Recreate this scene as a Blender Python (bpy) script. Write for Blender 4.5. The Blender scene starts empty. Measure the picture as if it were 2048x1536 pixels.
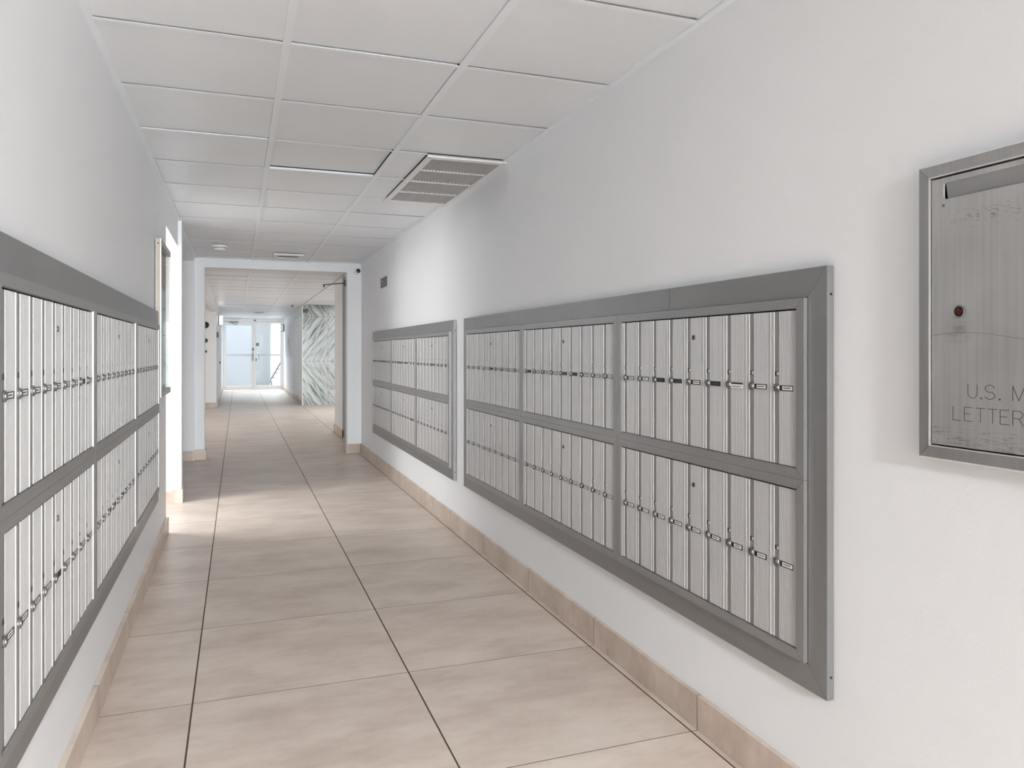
import bpy, bmesh, math, random
from mathutils import Vector
random.seed(7)
S = bpy.context.scene
COL = S.collection
PI = math.pi

# ------------------------------------------------------------------ helpers
def lin(v):
    v /= 255.0
    return v / 12.92 if v <= 0.04045 else ((v + 0.055) / 1.055) ** 2.4
def rgb(r, g=None, b=None):
    if g is None: g = b = r
    return (lin(r), lin(g), lin(b), 1.0)

class MB:
    """collects boxes, prisms and tubes; build() links them as ONE mesh object"""
    def __init__(s): s.v = []; s.f = []; s.m = []
    def add(s, vs, fs, m=0):
        n = len(s.v); s.v += [tuple(v) for v in vs]
        for f in fs: s.f.append([i + n for i in f]); s.m.append(m)
    def box(s, x0, x1, y0, y1, z0, z1, m=0):
        x0, x1 = min(x0, x1), max(x0, x1); y0, y1 = min(y0, y1), max(y0, y1); z0, z1 = min(z0, z1), max(z0, z1)
        s.add([(x0,y0,z0),(x1,y0,z0),(x1,y1,z0),(x0,y1,z0),(x0,y0,z1),(x1,y0,z1),(x1,y1,z1),(x0,y1,z1)],
              [(0,3,2,1),(4,5,6,7),(0,1,5,4),(1,2,6,5),(2,3,7,6),(3,0,4,7)], m)
        return s
    def prism(s, pts, axis, a, b, m=0):
        """polygon pts (2-D) extruded along axis from a to b; the two others keep x,y,z order"""
        def P(p, t):
            return (t, p[0], p[1]) if axis == 'x' else (p[0], t, p[1]) if axis == 'y' else (p[0], p[1], t)
        n = len(pts)
        vs = [P(p, a) for p in pts] + [P(p, b) for p in pts]
        fs = [(i, (i+1) % n, n + (i+1) % n, n + i) for i in range(n)]
        fs += [tuple(range(n))[::-1], tuple(range(n, 2*n))]
        s.add(vs, fs, m); return s
    def disc(s, c, axis, prof, seg=24, m=0, ms=None):
        """lathe: prof = list of (radius, offset along axis)"""
        c = Vector(c); ax = {'x': Vector((1,0,0)), 'y': Vector((0,1,0)), 'z': Vector((0,0,1))}[axis]
        u = Vector((0,0,1)) if axis != 'z' else Vector((1,0,0)); w = ax.cross(u)
        rings = []
        base = len(s.v)
        for r, t in prof:
            if r < 1e-6:
                rings.append([len(s.v)]); s.v.append(tuple(c + ax*t))
            else:
                rings.append(list(range(len(s.v), len(s.v)+seg)))
                for k in range(seg):
                    a = 2*PI*k/seg
                    s.v.append(tuple(c + ax*t + (u*math.cos(a) + w*math.sin(a))*r))
        for i in range(len(rings)-1):
            A, B = rings[i], rings[i+1]; mm = ms[i] if ms else m
            for k in range(seg):
                k2 = (k+1) % seg
                if len(A) == 1: f = [A[0], B[k2], B[k]]
                elif len(B) == 1: f = [A[k], A[k2], B[0]]
                else: f = [A[k], A[k2], B[k2], B[k]]
                s.f.append(f); s.m.append(mm)
        return s
    def tube(s, pts, r, seg=10, m=0):
        pts = [Vector(p) for p in pts]; n = len(pts); base = len(s.v); prev = None
        for i, p in enumerate(pts):
            d = ((pts[min(i+1, n-1)] - pts[max(i-1, 0)])).normalized()
            u = Vector((0,0,1)) if abs(d.z) < .9 else Vector((1,0,0))
            a = d.cross(u).normalized(); b = d.cross(a)
            for k in range(seg):
                t = 2*PI*k/seg; s.v.append(tuple(p + (a*math.cos(t) + b*math.sin(t))*r))
        for i in range(n-1):
            for k in range(seg):
                k2 = (k+1) % seg
                s.f.append([base+i*seg+k, base+i*seg+k2, base+(i+1)*seg+k2, base+(i+1)*seg+k]); s.m.append(m)
        s.f.append([base+k for k in range(seg)][::-1]); s.m.append(m)
        s.f.append([base+(n-1)*seg+k for k in range(seg)]); s.m.append(m)
        return s
    def ring(s, x0, x1, z0, z1, wl, wr, wb, wt, yf, yb, gap=.0004, yi=None, m=0):
        """four mitred members in the x-z plane, front at yf (inner edge at yi), back at yb"""
        yi = yf if yi is None else yi
        X0, X1, Z0, Z1 = x0+wl, x1-wr, z0+wb, z1-wt
        g = gap
        quads = [((x0+g,z1),(x1-g,z1),(X1-g,Z1),(X0+g,Z1)), ((x0+g,z0),(X0+g,Z0),(X1-g,Z0),(x1-g,z0)),
                 ((x0,z0+g),(x0,z1-g),(X0,Z1-g),(X0,Z0+g)), ((x1,z0+g),(X1,Z0+g),(X1,Z1-g),(x1,z1-g))]
        for q in quads:
            vs = []
            for (x, z) in q:
                outer = abs(x-x0) < .003 or abs(x-x1) < .003 or abs(z-z0) < 1e-6 or abs(z-z1) < 1e-6
                vs.append((x, yf if outer else yi, z))
            vs += [(x, yb, z) for (x, z) in q]
            s.add(vs, [(0,1,2,3),(7,6,5,4),(0,4,5,1),(1,5,6,2),(2,6,7,3),(3,7,4,0)], m)
        return s
    def mesh(s, name, mats):
        me = bpy.data.meshes.new(name); me.from_pydata(s.v, [], s.f)
        for m in mats: me.materials.append(m)
        for p, i in zip(me.polygons, s.m): p.material_index = i
        bm = bmesh.new(); bm.from_mesh(me); bmesh.ops.recalc_face_normals(bm, faces=bm.faces); bm.to_mesh(me); bm.free()
        return me
    def build(s, name, mats, parent=None, loc=(0,0,0), bevel=0, smooth=False):
        if not isinstance(mats, (list, tuple)): mats = [mats]
        return link(s.mesh(name, mats), name, parent, loc, bevel, smooth)

def link(me, name, parent=None, loc=(0,0,0), bevel=0, smooth=False):
    o = bpy.data.objects.new(name, me); COL.objects.link(o)
    if parent: o.parent = parent
    o.location = loc
    if smooth:
        for p in me.polygons: p.use_smooth = True
        me.set_sharp_from_angle(angle=math.radians(35))
    if bevel:
        b = o.modifiers.new('bevel', 'BEVEL'); b.width = bevel; b.segments = 2; b.limit_method = 'ANGLE'; b.angle_limit = math.radians(40)
    return o
def tag(o, label, cat, group=None):
    o['label'] = label; o['category'] = cat
    if group: o['group'] = group
    return o
def thing(name, label, cat, loc=(0,0,0), rz=0, group=None):
    o = bpy.data.objects.new(name, None); COL.objects.link(o)
    o.empty_display_size = .05; o.location = loc; o.rotation_euler = (0,0,rz)
    return tag(o, label, cat, group)
def struct(o, label, cat):
    o['kind'] = 'structure'; o['label'] = label; o['category'] = cat
    return o
def copy_tree(o, parent=None):
    c = o.copy(); COL.objects.link(c)
    if parent: c.parent = parent
    for ch in list(o.children): copy_tree(ch, c)
    return c
def curve_plate(outer, holes, thick, name):
    """flat plate with holes in the x-z plane, from y=0 back to y=thick"""
    cu = bpy.data.curves.new('tmp', 'CURVE'); cu.dimensions = '2D'; cu.fill_mode = 'BOTH'; cu.extrude = thick/2
    for poly in [outer] + holes:
        sp = cu.splines.new('POLY'); sp.points.add(len(poly)-1)
        for p, q in zip(sp.points, poly): p.co = (q[0], q[1], 0, 1)
        sp.use_cyclic_u = True
    o = bpy.data.objects.new('tmp', cu); COL.objects.link(o)
    dg = bpy.context.evaluated_depsgraph_get(); dg.update()
    me = bpy.data.meshes.new_from_object(o.evaluated_get(dg)); me.name = name
    bpy.data.objects.remove(o); bpy.data.curves.remove(cu)
    for v in me.vertices: v.co = (v.co.x, v.co.z + thick/2, v.co.y)
    bm = bmesh.new(); bm.from_mesh(me); bmesh.ops.remove_doubles(bm, verts=bm.verts, dist=1e-6)
    bmesh.ops.recalc_face_normals(bm, faces=bm.faces); bm.to_mesh(me); bm.free()
    return me
def rrect(x0, x1, z0, z1, r, n=6):
    out = []
    for cx, cz, a0 in ((x1-r,z1-r,0),(x0+r,z1-r,90),(x0+r,z0+r,180),(x1-r,z0+r,270)):
        for k in range(n+1):
            a = math.radians(a0 + 90*k/n); out.append((cx+r*math.cos(a), cz+r*math.sin(a)))
    return out

# ------------------------------------------------------------------ materials
def mat(name):
    m = bpy.data.materials.new(name); m.use_nodes = True
    nt = m.node_tree; return m, nt, nt.nodes['Principled BSDF']
def N(nt, t, **k):
    n = nt.nodes.new(t)
    for a, b in k.items():
        if a in ('operation','blend_type','data_type','noise_dimensions','wave_type','bands_direction','interpolation','vector_type'): setattr(n, a, b)
        else: n.inputs[a].default_value = b
    return n
def M(nt, op, a, b=None, c=None):
    n = nt.nodes.new('ShaderNodeMath'); n.operation = op
    for i, x in enumerate((a, b, c)):
        if x is None: continue
        if isinstance(x, (int, float)): n.inputs[i].default_value = x
        else: nt.links.new(x, n.inputs[i])
    return n.outputs[0]
def mixc(nt, f, a, b, blend='MIX'):
    n = nt.nodes.new('ShaderNodeMix'); n.data_type = 'RGBA'; n.blend_type = blend
    for i, x in ((0, f), (6, a), (7, b)):
        if isinstance(x, (int, float, tuple)): n.inputs[i].default_value = x
        else: nt.links.new(x, n.inputs[i])
    return n.outputs[2]
def pos(nt, local=False):
    if local: return nt.nodes.new('ShaderNodeTexCoord').outputs['Object']
    return nt.nodes.new('ShaderNodeNewGeometry').outputs['Position']
def scaled(nt, v, sx, sy, sz, ox=0, oy=0, oz=0):
    n = nt.nodes.new('ShaderNodeMapping'); n.inputs['Scale'].default_value = (sx, sy, sz); n.inputs['Location'].default_value = (ox, oy, oz)
    nt.links.new(v, n.inputs['Vector']); return n.outputs[0]
def noise(nt, v, scale=1, detail=4, rough=.5):
    n = nt.nodes.new('ShaderNodeTexNoise'); n.inputs['Scale'].default_value = scale
    n.inputs['Detail'].default_value = detail; n.inputs['Roughness'].default_value = rough
    nt.links.new(v, n.inputs['Vector']); return n.outputs[0]
def ramp(nt, f, stops):
    n = nt.nodes.new('ShaderNodeValToRGB'); e = n.color_ramp.elements
    while len(e) < len(stops): e.new(.5)
    for q, (p, c) in zip(e, stops): q.position = p; q.color = c
    nt.links.new(f, n.inputs[0]); return n.outputs[0]
def bump(nt, b, h, strength, dist):
    n = nt.nodes.new('ShaderNodeBump'); n.inputs['Strength'].default_value = strength; n.inputs['Distance'].default_value = dist
    nt.links.new(h, n.inputs['Height']); nt.links.new(n.outputs[0], b.inputs['Normal'])

def plain(name, col, rough=.5, metal=0.0, spec=.5):
    m, nt, b = mat(name); b.inputs['Base Color'].default_value = col; b.inputs['Roughness'].default_value = rough
    b.inputs['Metallic'].default_value = metal; b.inputs['Specular IOR Level'].default_value = spec
    return m
def plaster(name, col, rough=.5, bs=.12):
    m, nt, b = mat(name); p = pos(nt)
    big = noise(nt, p, 1.3, 3); f = M(nt, 'MULTIPLY_ADD', big, .05, .975)
    c = nt.nodes.new('ShaderNodeVectorMath'); c.operation = 'SCALE'; c.inputs[0].default_value = col[:3]
    nt.links.new(f, c.inputs['Scale']); nt.links.new(c.outputs[0], b.inputs['Base Color'])
    b.inputs['Roughness'].default_value = rough; b.inputs['Specular IOR Level'].default_value = .35
    h = M(nt, 'ADD', noise(nt, p, 110, 3, .6), M(nt, 'MULTIPLY', noise(nt, p, 38, 2), .7))
    bump(nt, b, h, bs, .004)
    return m
def brushed(name, col, rough, metal, sx=60, sz=1.2, amt=.16, local=True):
    m, nt, b = mat(name); p = pos(nt, local)
    n1 = noise(nt, scaled(nt, p, sx, sx, sz), 3, 3)
    n2 = noise(nt, p, 5, 3)
    f = M(nt, 'ADD', M(nt, 'MULTIPLY', n1, amt), M(nt, 'MULTIPLY_ADD', n2, amt*.7, 1 - amt*.85))
    c = nt.nodes.new('ShaderNodeVectorMath'); c.operation = 'SCALE'; c.inputs[0].default_value = col[:3]
    nt.links.new(f, c.inputs['Scale']); nt.links.new(c.outputs[0], b.inputs['Base Color'])
    b.inputs['Metallic'].default_value = metal
    nt.links.new(M(nt, 'MULTIPLY_ADD', n1, .12, rough - .06), b.inputs['Roughness'])
    return m

WALL = plaster('white_wall_paint', rgb(241, 244, 247))
TRIMW = plain('white_trim_paint', rgb(241, 244, 247), .35)
CEIL = None
def ceil_mat():
    m, nt, b = mat('ceiling_panel_white'); p = pos(nt)
    n = noise(nt, p, 2.2, 3)
    c = ramp(nt, n, [(.3, rgb(234, 238, 242)), (.7, rgb(238, 242, 246))]); nt.links.new(c, b.inputs['Base Color'])
    b.inputs['Roughness'].default_value = .38; b.inputs['Specular IOR Level'].default_value = .45
    return m
CEIL = ceil_mat()
GRID = plain('ceiling_grid_white', rgb(240, 245, 250), .4)
DARKGAP = plain('dark_cavity', rgb(22), .9)
BLACK = plain('black_plastic', rgb(20), .4)

TX, TY, T0X, T0Y = .796, .79, -.154, 2.985
def tile_mat(name, is_floor):
    m, nt, b = mat(name); p = pos(nt)
    s = nt.nodes.new('ShaderNodeSeparateXYZ'); nt.links.new(p, s.inputs[0])
    x, y, z = s.outputs
    u = M(nt, 'DIVIDE', M(nt, 'SUBTRACT', x, T0X), TX); v = M(nt, 'DIVIDE', M(nt, 'SUBTRACT', y, T0Y), TY)
    cell = nt.nodes.new('ShaderNodeCombineXYZ')
    if is_floor:
        nt.links.new(M(nt, 'FLOOR', u), cell.inputs[0])
    else:
        nt.links.new(M(nt, 'FLOOR', M(nt, 'ADD', x, .5)), cell.inputs[0]); cell.inputs[2].default_value = 5.5
    nt.links.new(M(nt, 'FLOOR', v), cell.inputs[1])
    wn = nt.nodes.new('ShaderNodeTexWhiteNoise'); nt.links.new(cell.outputs[0], wn.inputs['Vector'])
    off = nt.nodes.new('ShaderNodeVectorMath'); off.operation = 'MULTIPLY_ADD'
    nt.links.new(wn.outputs['Color'], off.inputs[0]); off.inputs[1].default_value = (7, 7, 7); nt.links.new(p, off.inputs[2])
    q = off.outputs[0]
    cloud = noise(nt, scaled(nt, q, 1.0, 1.9, 1.5), 2.4, 6, .6)
    fine = noise(nt, scaled(nt, q, 5, 14, 10), 2.0, 5, .65)
    speck = noise(nt, q, 60, 2, .5)
    f = M(nt, 'ADD', M(nt, 'MULTIPLY', cloud, .75), M(nt, 'ADD', M(nt, 'MULTIPLY', fine, .22), M(nt, 'MULTIPLY', speck, .03)))
    c = ramp(nt, f, [(.33, rgb(182, 167, 155)), (.46, rgb(199, 184, 172)), (.56, rgb(209, 196, 184)), (.7, rgb(216, 205, 195))])
    tone = M(nt, 'MULTIPLY_ADD', wn.outputs['Value'], .07, .965)
    sc = nt.nodes.new('ShaderNodeVectorMath'); sc.operation = 'SCALE'; nt.links.new(c, sc.inputs[0]); nt.links.new(tone, sc.inputs['Scale'])
    c = sc.outputs[0]
    def near(w, half, period):
        d = M(nt, 'ABSOLUTE', M(nt, 'SUBTRACT', M(nt, 'FRACT', M(nt, 'ADD', w, .5)), .5))
        return M(nt, 'LESS_THAN', d, half/period)
    gy = near(v, .0016, TY)
    g = gy
    if is_floor:
        g = M(nt, 'MAXIMUM', gy, near(u, .0030, TX))
    c = mixc(nt, g, c, rgb(74, 64, 57))
    nt.links.new(c, b.inputs['Base Color'])
    r = M(nt, 'MULTIPLY_ADD', cloud, .22, .27)
    nt.links.new(M(nt, 'MAXIMUM', r, M(nt, 'MULTIPLY', g, .9)), b.inputs['Roughness'])
    b.inputs['Specular IOR Level'].default_value = .42
    bump(nt, b, M(nt, 'SUBTRACT', M(nt, 'MULTIPLY', fine, .25), g), .12, .002)
    return m
FLOOR = tile_mat('beige_porcelain_tile', True)
BASE = tile_mat('beige_tile_skirting', False)
GROUT = plain('grey_mortar', rgb(110, 100, 92), .8)

def marble_mat():
    m, nt, b = mat('book_matched_grey_marble'); p = pos(nt)
    s = nt.nodes.new('ShaderNodeSeparateXYZ'); nt.links.new(p, s.inputs[0]); x, y, z = s.outputs
    zz = M(nt, 'PINGPONG', M(nt, 'ADD', z, 1.091), 1.071)      # folds at z = 1.051 and 2.122
    zz = M(nt, 'ADD', zz, M(nt, 'MULTIPLY', M(nt, 'GREATER_THAN', x, 2.05), .37))
    a = math.radians(57)
    pa = M(nt, 'ADD', M(nt, 'MULTIPLY', x, math.cos(a)), M(nt, 'MULTIPLY', zz, math.sin(a)))
    pq = M(nt, 'ADD', M(nt, 'MULTIPLY', x, -math.sin(a)), M(nt, 'MULTIPLY', zz, math.cos(a)))
    cb = nt.nodes.new('ShaderNodeCombineXYZ'); nt.links.new(pa, cb.inputs[0]); nt.links.new(pq, cb.inputs[1])
    w = cb.outputs[0]
    warp = M(nt, 'MULTIPLY_ADD', noise(nt, w, 2.5, 3), .05, -.025)
    cw = nt.nodes.new('ShaderNodeCombineXYZ'); nt.links.new(pa, cw.inputs[0]); nt.links.new(M(nt, 'ADD', pq, warp), cw.inputs[1]); w = cw.outputs[0]
    v1 = noise(nt, scaled(nt, w, 1.5, 24, 1), 1, 6, .66); v2 = noise(nt, scaled(nt, w, 3.2, 74, 1, 3, 1), 1, 4, .65)
    big = noise(nt, scaled(nt, w, .8, 4, 1, 9), 1.2, 3)
    f = M(nt, 'ADD', M(nt, 'MULTIPLY', v1, .60), M(nt, 'ADD', M(nt, 'MULTIPLY', v2, .30), M(nt, 'MULTIPLY', big, .14)))
    c = ramp(nt, f, [(.40, rgb(62, 70, 70)), (.455, rgb(128, 138, 138)), (.505, rgb(192, 200, 200)), (.58, rgb(220, 226, 226)), (.72, rgb(214, 221, 221))])
    d = M(nt, 'ABSOLUTE', M(nt, 'SUBTRACT', z, 2.122)); d2 = M(nt, 'ABSOLUTE', M(nt, 'SUBTRACT', z, 1.051)); d3 = M(nt, 'ABSOLUTE', M(nt, 'SUBTRACT', x, 2.05))
    g = M(nt, 'LESS_THAN', M(nt, 'MINIMUM', M(nt, 'MINIMUM', d, d2), d3), .003)
    nt.links.new(mixc(nt, g, c, rgb(120, 126, 126)), b.inputs['Base Color']); b.inputs['Roughness'].default_value = .22
    return m
MARBLE = marble_mat()

ALU_FRAME = brushed('dark_anodised_aluminium', rgb(148), .42, .7)
ALU_UNIT = brushed('aluminium_unit_frame', rgb(160), .42, .7)
ALU_DOOR = brushed('ribbed_aluminium_door', rgb(198), .48, .4, 90, .8, .14)
ALU_EDGE = plain('aluminium_edge_painted_highlight', rgb(222), .38, .5)  # highlight on the rolled edges is put into a brighter base colour
ALU_BAND = brushed('smooth_channel_painted_reflection', rgb(150), .46, .4, 60, .8, .1)  # dark reflection of the recessed channel is put into its colour
CHROME = plain('nickel_lock_metal', rgb(140), .32, .85)
LOCKDARK = plain('dark_keyway', rgb(28), .5)
PAPER = plain('white_paper', rgb(238), .7)
INK = plain('grey_ink', rgb(92), .7)
STEEL = brushed('stainless_door_steel', rgb(176), .33, .8, 40, .7, .1)
DOORALU = plain('satin_door_aluminium', rgb(206), .35, .35)
COPPER = plain('aged_copper_lock', rgb(112, 58, 40), .35, .9)
DARKGREY = plain('dark_grey_metal', rgb(66), .45, .3)
MIDGREY = plain('mid_grey_metal', rgb(120), .4, .5)
GRILLE = plain('painted_grille_white', rgb(236), .4)

def letter_door_mat():
    m, nt, b = mat('worn_stainless_letter_door'); p = pos(nt, True)
    s = nt.nodes.new('ShaderNodeSeparateXYZ'); nt.links.new(p, s.inputs[0]); x, y, z = s.outputs
    st = noise(nt, scaled(nt, p, 55, 55, 1.0), 2, 3); cl = noise(nt, p, 6, 3)
    base = ramp(nt, M(nt, 'ADD', M(nt, 'MULTIPLY', st, .5), M(nt, 'MULTIPLY', cl, .5)), [(.3, rgb(172)), (.7, rgb(198))])
    # scuffs below the slot
    gz = M(nt, 'SUBTRACT', 1.0, M(nt, 'MINIMUM', 1.0, M(nt, 'ABSOLUTE', M(nt, 'DIVIDE', M(nt, 'SUBTRACT', z, .522), .026))))
    gx = M(nt, 'MULTIPLY', M(nt, 'GREATER_THAN', x, -.135), M(nt, 'LESS_THAN', x, .02))
    mp = nt.nodes.new('ShaderNodeMapping'); mp.inputs['Rotation'].default_value = (0, math.radians(-24), 0); nt.links.new(p, mp.inputs['Vector'])
    s1 = noise(nt, scaled(nt, mp.outputs[0], 55, 20, 320), 1, 4, .7); s2 = noise(nt, p, 40, 3)
    sc = M(nt, 'MULTIPLY', M(nt, 'MULTIPLY', gz, gx), M(nt, 'MULTIPLY', M(nt, 'GREATER_THAN', s1, .55), M(nt, 'GREATER_THAN', s2, .46)))
    c = mixc(nt, M(nt, 'MULTIPLY', sc, .6), base, rgb(88))
    # cloudy patch rubbed by the key ring below the lock
    dx = M(nt, 'ADD', x, .116); dz = M(nt, 'SUBTRACT', z, .285)
    rr = M(nt, 'SQRT', M(nt, 'ADD', M(nt, 'MULTIPLY', M(nt, 'MULTIPLY', dx, dx), 1.0), M(nt, 'MULTIPLY', M(nt, 'MULTIPLY', dz, dz), 1.3)))
    fade = M(nt, 'MAXIMUM', 0.0, M(nt, 'SUBTRACT', 1.0, M(nt, 'DIVIDE', rr, .042)))
    an = noise(nt, scaled(nt, p, 30, 30, 110), 1, 4, .6)
    arc = M(nt, 'MULTIPLY', fade, M(nt, 'MAXIMUM', 0.0, M(nt, 'MULTIPLY_ADD', an, 2.6, -.9)))
    c = mixc(nt, M(nt, 'MINIMUM', M(nt, 'MULTIPLY', arc, .8), .55), c, rgb(104))
    # hairline scratches
    hz = M(nt, 'ABSOLUTE', M(nt, 'SUBTRACT', M(nt, 'SUBTRACT', z, .268), M(nt, 'MULTIPLY', M(nt, 'SINE', M(nt, 'MULTIPLY', x, 14)), -.012)))
    hl = M(nt, 'LESS_THAN', hz, .0006)
    wz = noise(nt, scaled(nt, p, 3, 3, 40), 3, 4, .6)
    low = M(nt, 'MULTIPLY', M(nt, 'LESS_THAN', z, .075), M(nt, 'LESS_THAN', M(nt, 'ABSOLUTE', M(nt, 'SUBTRACT', wz, .5)), .012))
    c = mixc(nt, M(nt, 'MULTIPLY', M(nt, 'MAXIMUM', hl, low), .6), c, rgb(110))
    nt.links.new(c, b.inputs['Base Color']); b.inputs['Metallic'].default_value = .7
    nt.links.new(M(nt, 'MULTIPLY_ADD', st, .14, .34), b.inputs['Roughness'])
    return m
LETTER_DOOR = letter_door_mat()

def glass_mat(name, tint=(1,1,1,1), refl=.08):
    m = bpy.data.materials.new(name); m.use_nodes = True; nt = m.node_tree; nt.nodes.clear()
    o = nt.nodes.new('ShaderNodeOutputMaterial'); t = nt.nodes.new('ShaderNodeBsdfTransparent'); g = nt.nodes.new('ShaderNodeBsdfGlossy')
    t.inputs[0].default_value = tint; g.inputs['Roughness'].default_value = .02; g.inputs['Color'].default_value = (1,1,1,1)
    mx = nt.nodes.new('ShaderNodeMixShader'); mx.inputs[0].default_value = refl
    nt.links.new(t.outputs[0], mx.inputs[1]); nt.links.new(g.outputs[0], mx.inputs[2]); nt.links.new(mx.outputs[0], o.inputs[0])
    return m
GLASS = glass_mat('clear_door_glass', (.95, .975, .975, 1), .05)
def frosted(name):
    m = bpy.data.materials.new(name); m.use_nodes = True; nt = m.node_tree; nt.nodes.clear()
    o = nt.nodes.new('ShaderNodeOutputMaterial'); t = nt.nodes.new('ShaderNodeBsdfTransparent'); g = nt.nodes.new('ShaderNodeBsdfTranslucent')
    d = nt.nodes.new('ShaderNodeBsdfDiffuse'); d.inputs[0].default_value = (.80, .84, .88, 1)
    nt.nodes.remove(g); t.inputs[0].default_value = (.97, .985, 1, 1)
    m2 = nt.nodes.new('ShaderNodeMixShader'); m2.inputs[0].default_value = .68; nt.links.new(d.outputs[0], m2.inputs[1]); nt.links.new(t.outputs[0], m2.inputs[2])
    nt.links.new(m2.outputs[0], o.inputs[0]); return m
FROST = frosted('frosted_door_film')
def emit(name, col, s):
    m, nt, b = mat(name); b.inputs['Base Color'].default_value = col
    b.inputs['Emission Color'].default_value = col; b.inputs['Emission Strength'].default_value = s
    return m

# ------------------------------------------------------------------ room measures
XR, XL = 1.478, -.475            # wall faces of the mail corridor
ZC = 2.39                        # underside of the ceiling grid
ZT = 2.56
# ------------------------------------------------------------------ floor and ceiling
struct(MB().box(-3.4, 3.9, -9.1, 26.62, -.12, 0).build('floor', FLOOR), 'beige large-format porcelain tile floor running down the corridor', 'floor')

cb = MB()
cb.box(-3.4, 3.9, -9.1, 26.7, 2.47, ZT, 1)
grid = MB()
def cells(xs, ys, special=()):
    for i in range(len(xs)-1):
        for j in range(len(ys)-1):
            if (i, j) in special: continue
            a = .004 + random.random()*.003; e = .0125
            x0, x1 = xs[i] + (.014 if i else .024), xs[i+1] - (.014 if i < len(xs)-2 else .024)
            y0, y1 = ys[j] + .011, ys[j+1] - .011
            x0 -= random.choice((-.0015, .003, .004)); x1 += random.choice((-.0015, .003, .004))
            y0 -= .004; y1 += (random.choice((-.0035, -.001, -.003, -.002, .001)) if ys[0] < 9 else random.choice((-.002, -.005, -.008, .002)))
            zt = ZC + .0060 + random.random()*.003
            if special is SPEC and (i, j) == (1, 3+NB): zt += .012
            cb.box(x0, x1, y0, y1, zt, zt + .012, 0)
NB = 17
XS = [-.475, .167, .825, 1.478]
YN = [2.188 + .6605*k - .6605*NB for k in range(0, 99) if 2.188 + .6605*k - .6605*NB < 9.6] + [9.70]
# the bay beside the return grille has a narrow panel instead of a full one
kG = [j for j, y in enumerate(YN) if abs(y - 4.17) < .05][0]
SPEC = {(2, kG), (2, kG+1)}
NB = kG - 3
cells(XS, YN, SPEC)
cb.box(.842, 1.006, YN[kG]+.008, YN[kG+1]-.022, ZC+.006, ZC+.016, 0)
cb.box(.842, 1.006, YN[kG+1]+.002, YN[kG+2]-.014, ZC+.005, ZC+.016, 0)
for y in YN[1:-1]: grid.box(XL+.02, XR-.02, y-.012, y+.012, ZC+.0006, ZC+.0014)
for x in XS[1:-1]: grid.box(x-.0145, x+.0145, -9.0, 9.70, ZC-.0008, ZC+.006)
for x0, x1 in ((XL, XL+.024), (XR-.024, XR)): grid.box(x0, x1, -9.0, 9.70, ZC-.001, ZC+.012)
YF = [9.88] + [11.262 + .6605*k for k in range(-2, 40) if 9.95 < 11.262 + .6605*k < 26.4] + [26.6]
XF = [-.46, .158, .815, 1.472]
cells(XF, YF)
for y in YF[1:-1]: grid.box(XF[0]+.02, 1.472, y-.012, y+.012, ZC+.0006, ZC+.0014)
for x in XF[1:]: grid.box(x-.0145, x+.0145, 9.88, 26.6 if x < 1.4 else 18.7, ZC-.0008, ZC+.006)
grid.box(XF[0], XF[0]+.024, 9.88, 26.6, ZC-.001, ZC+.012)
XB = [1.472, 2.13, 2.79, 3.45]
cells(XB, [y for y in YF if 12.4 < y < 18.8])
for y in [y for y in YF if 12.4 < y < 18.8]: grid.box(1.48, 3.45, y-.012, y+.012, ZC+.0006, ZC+.0014)
for x in XB[1:]: grid.box(x-.0145, x+.0145, 12.5, 18.7, ZC-.0008, ZC+.03)
ce = struct(cb.build('ceiling', [CEIL, DARKGAP]), 'suspended ceiling of white lay-in panels along the corridor', 'ceiling')
grid.build('ceiling_grid', GRID, ce)
# alcove, recess and lobby ceilings
struct(MB().box(-2.6, XL-.14, 5.86, 7.0, 2.262, 2.34).build('ceiling_alcove', TRIMW), 'plain white ceiling of the bright side entrance', 'ceiling')
struct(MB().box(-1.8, XL, 7.15, 9.64, 2.345, 2.46).build('ceiling_recess', TRIMW), 'plain white ceiling of the recess past the side entrance', 'ceiling')
struct(MB().box(-3.2, -.56, 9.89, 18.7, 2.36, 2.45).build('ceiling_lobby', TRIMW), 'plain white ceiling of the left lobby bay', 'ceiling')

# ------------------------------------------------------------------ walls
def wall(name, boxes, label, m=WALL):
    mb = MB()
    for b in boxes: mb.box(*b)
    return struct(mb.build(name, m), label, 'wall')
wall('wall_right', [(XR, XR+.14, -9.0, 9.70, 0, ZT)], 'white textured wall that carries the two right-hand mailbox banks')
wall('wall_left', [(XL-.14, XL, 1.30, 5.85, 0, ZT), (XL-.14, XL, 5.85, 7.01, 2.17, ZT)], 'white textured wall carrying the left mailbox bank')
wall('wall_back', [(-.7, -.40, -9.14, -9.0, 0, ZT), (1.40, 1.7, -9.14, -9.0, 0, ZT), (-.40, 1.40, -9.14, -9.0, 2.3, ZT), (-.40, 1.40, -9.14, -9.0, 0, .12)], 'unseen white back wall with an opening added for light')  # opening added to let the rear light in
wall('wall_rear_left', [(XL-.14, XL, -9.0, 1.30, 0, ZT)], 'unseen rear left wall darkened to cut bounce light', plain('bounce_cutting_grey', rgb(78), .6))  # dark grey added out of view to cut bounce onto the right wall
wall('wall_light_blocker', [(1.02, XR, -1.62, -1.42, 0, ZT)], 'unseen light-blocking pier added on the right wall behind the viewer')  # added out of view to block grazing light along the right wall
wall('wall_alcove', [(-2.6, XL-.14, 5.71, 5.85, 0, ZT)], 'white return wall of the bright side entrance')
wall('wall_partition', [(-2.6, -.518, 7.01, 7.14, 0, ZT), (-.518, -.447, 7.0, 7.15, 0, ZT)], 'brightly lit white partition end beyond the notice case')
wall('wall_recess', [(-1.95, -1.8, 7.14, 9.64, 0, ZT), (-1.8, -.478, 9.64, 9.88, 0, ZT)], 'shaded white wall facing the viewer in the left recess')
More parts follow.
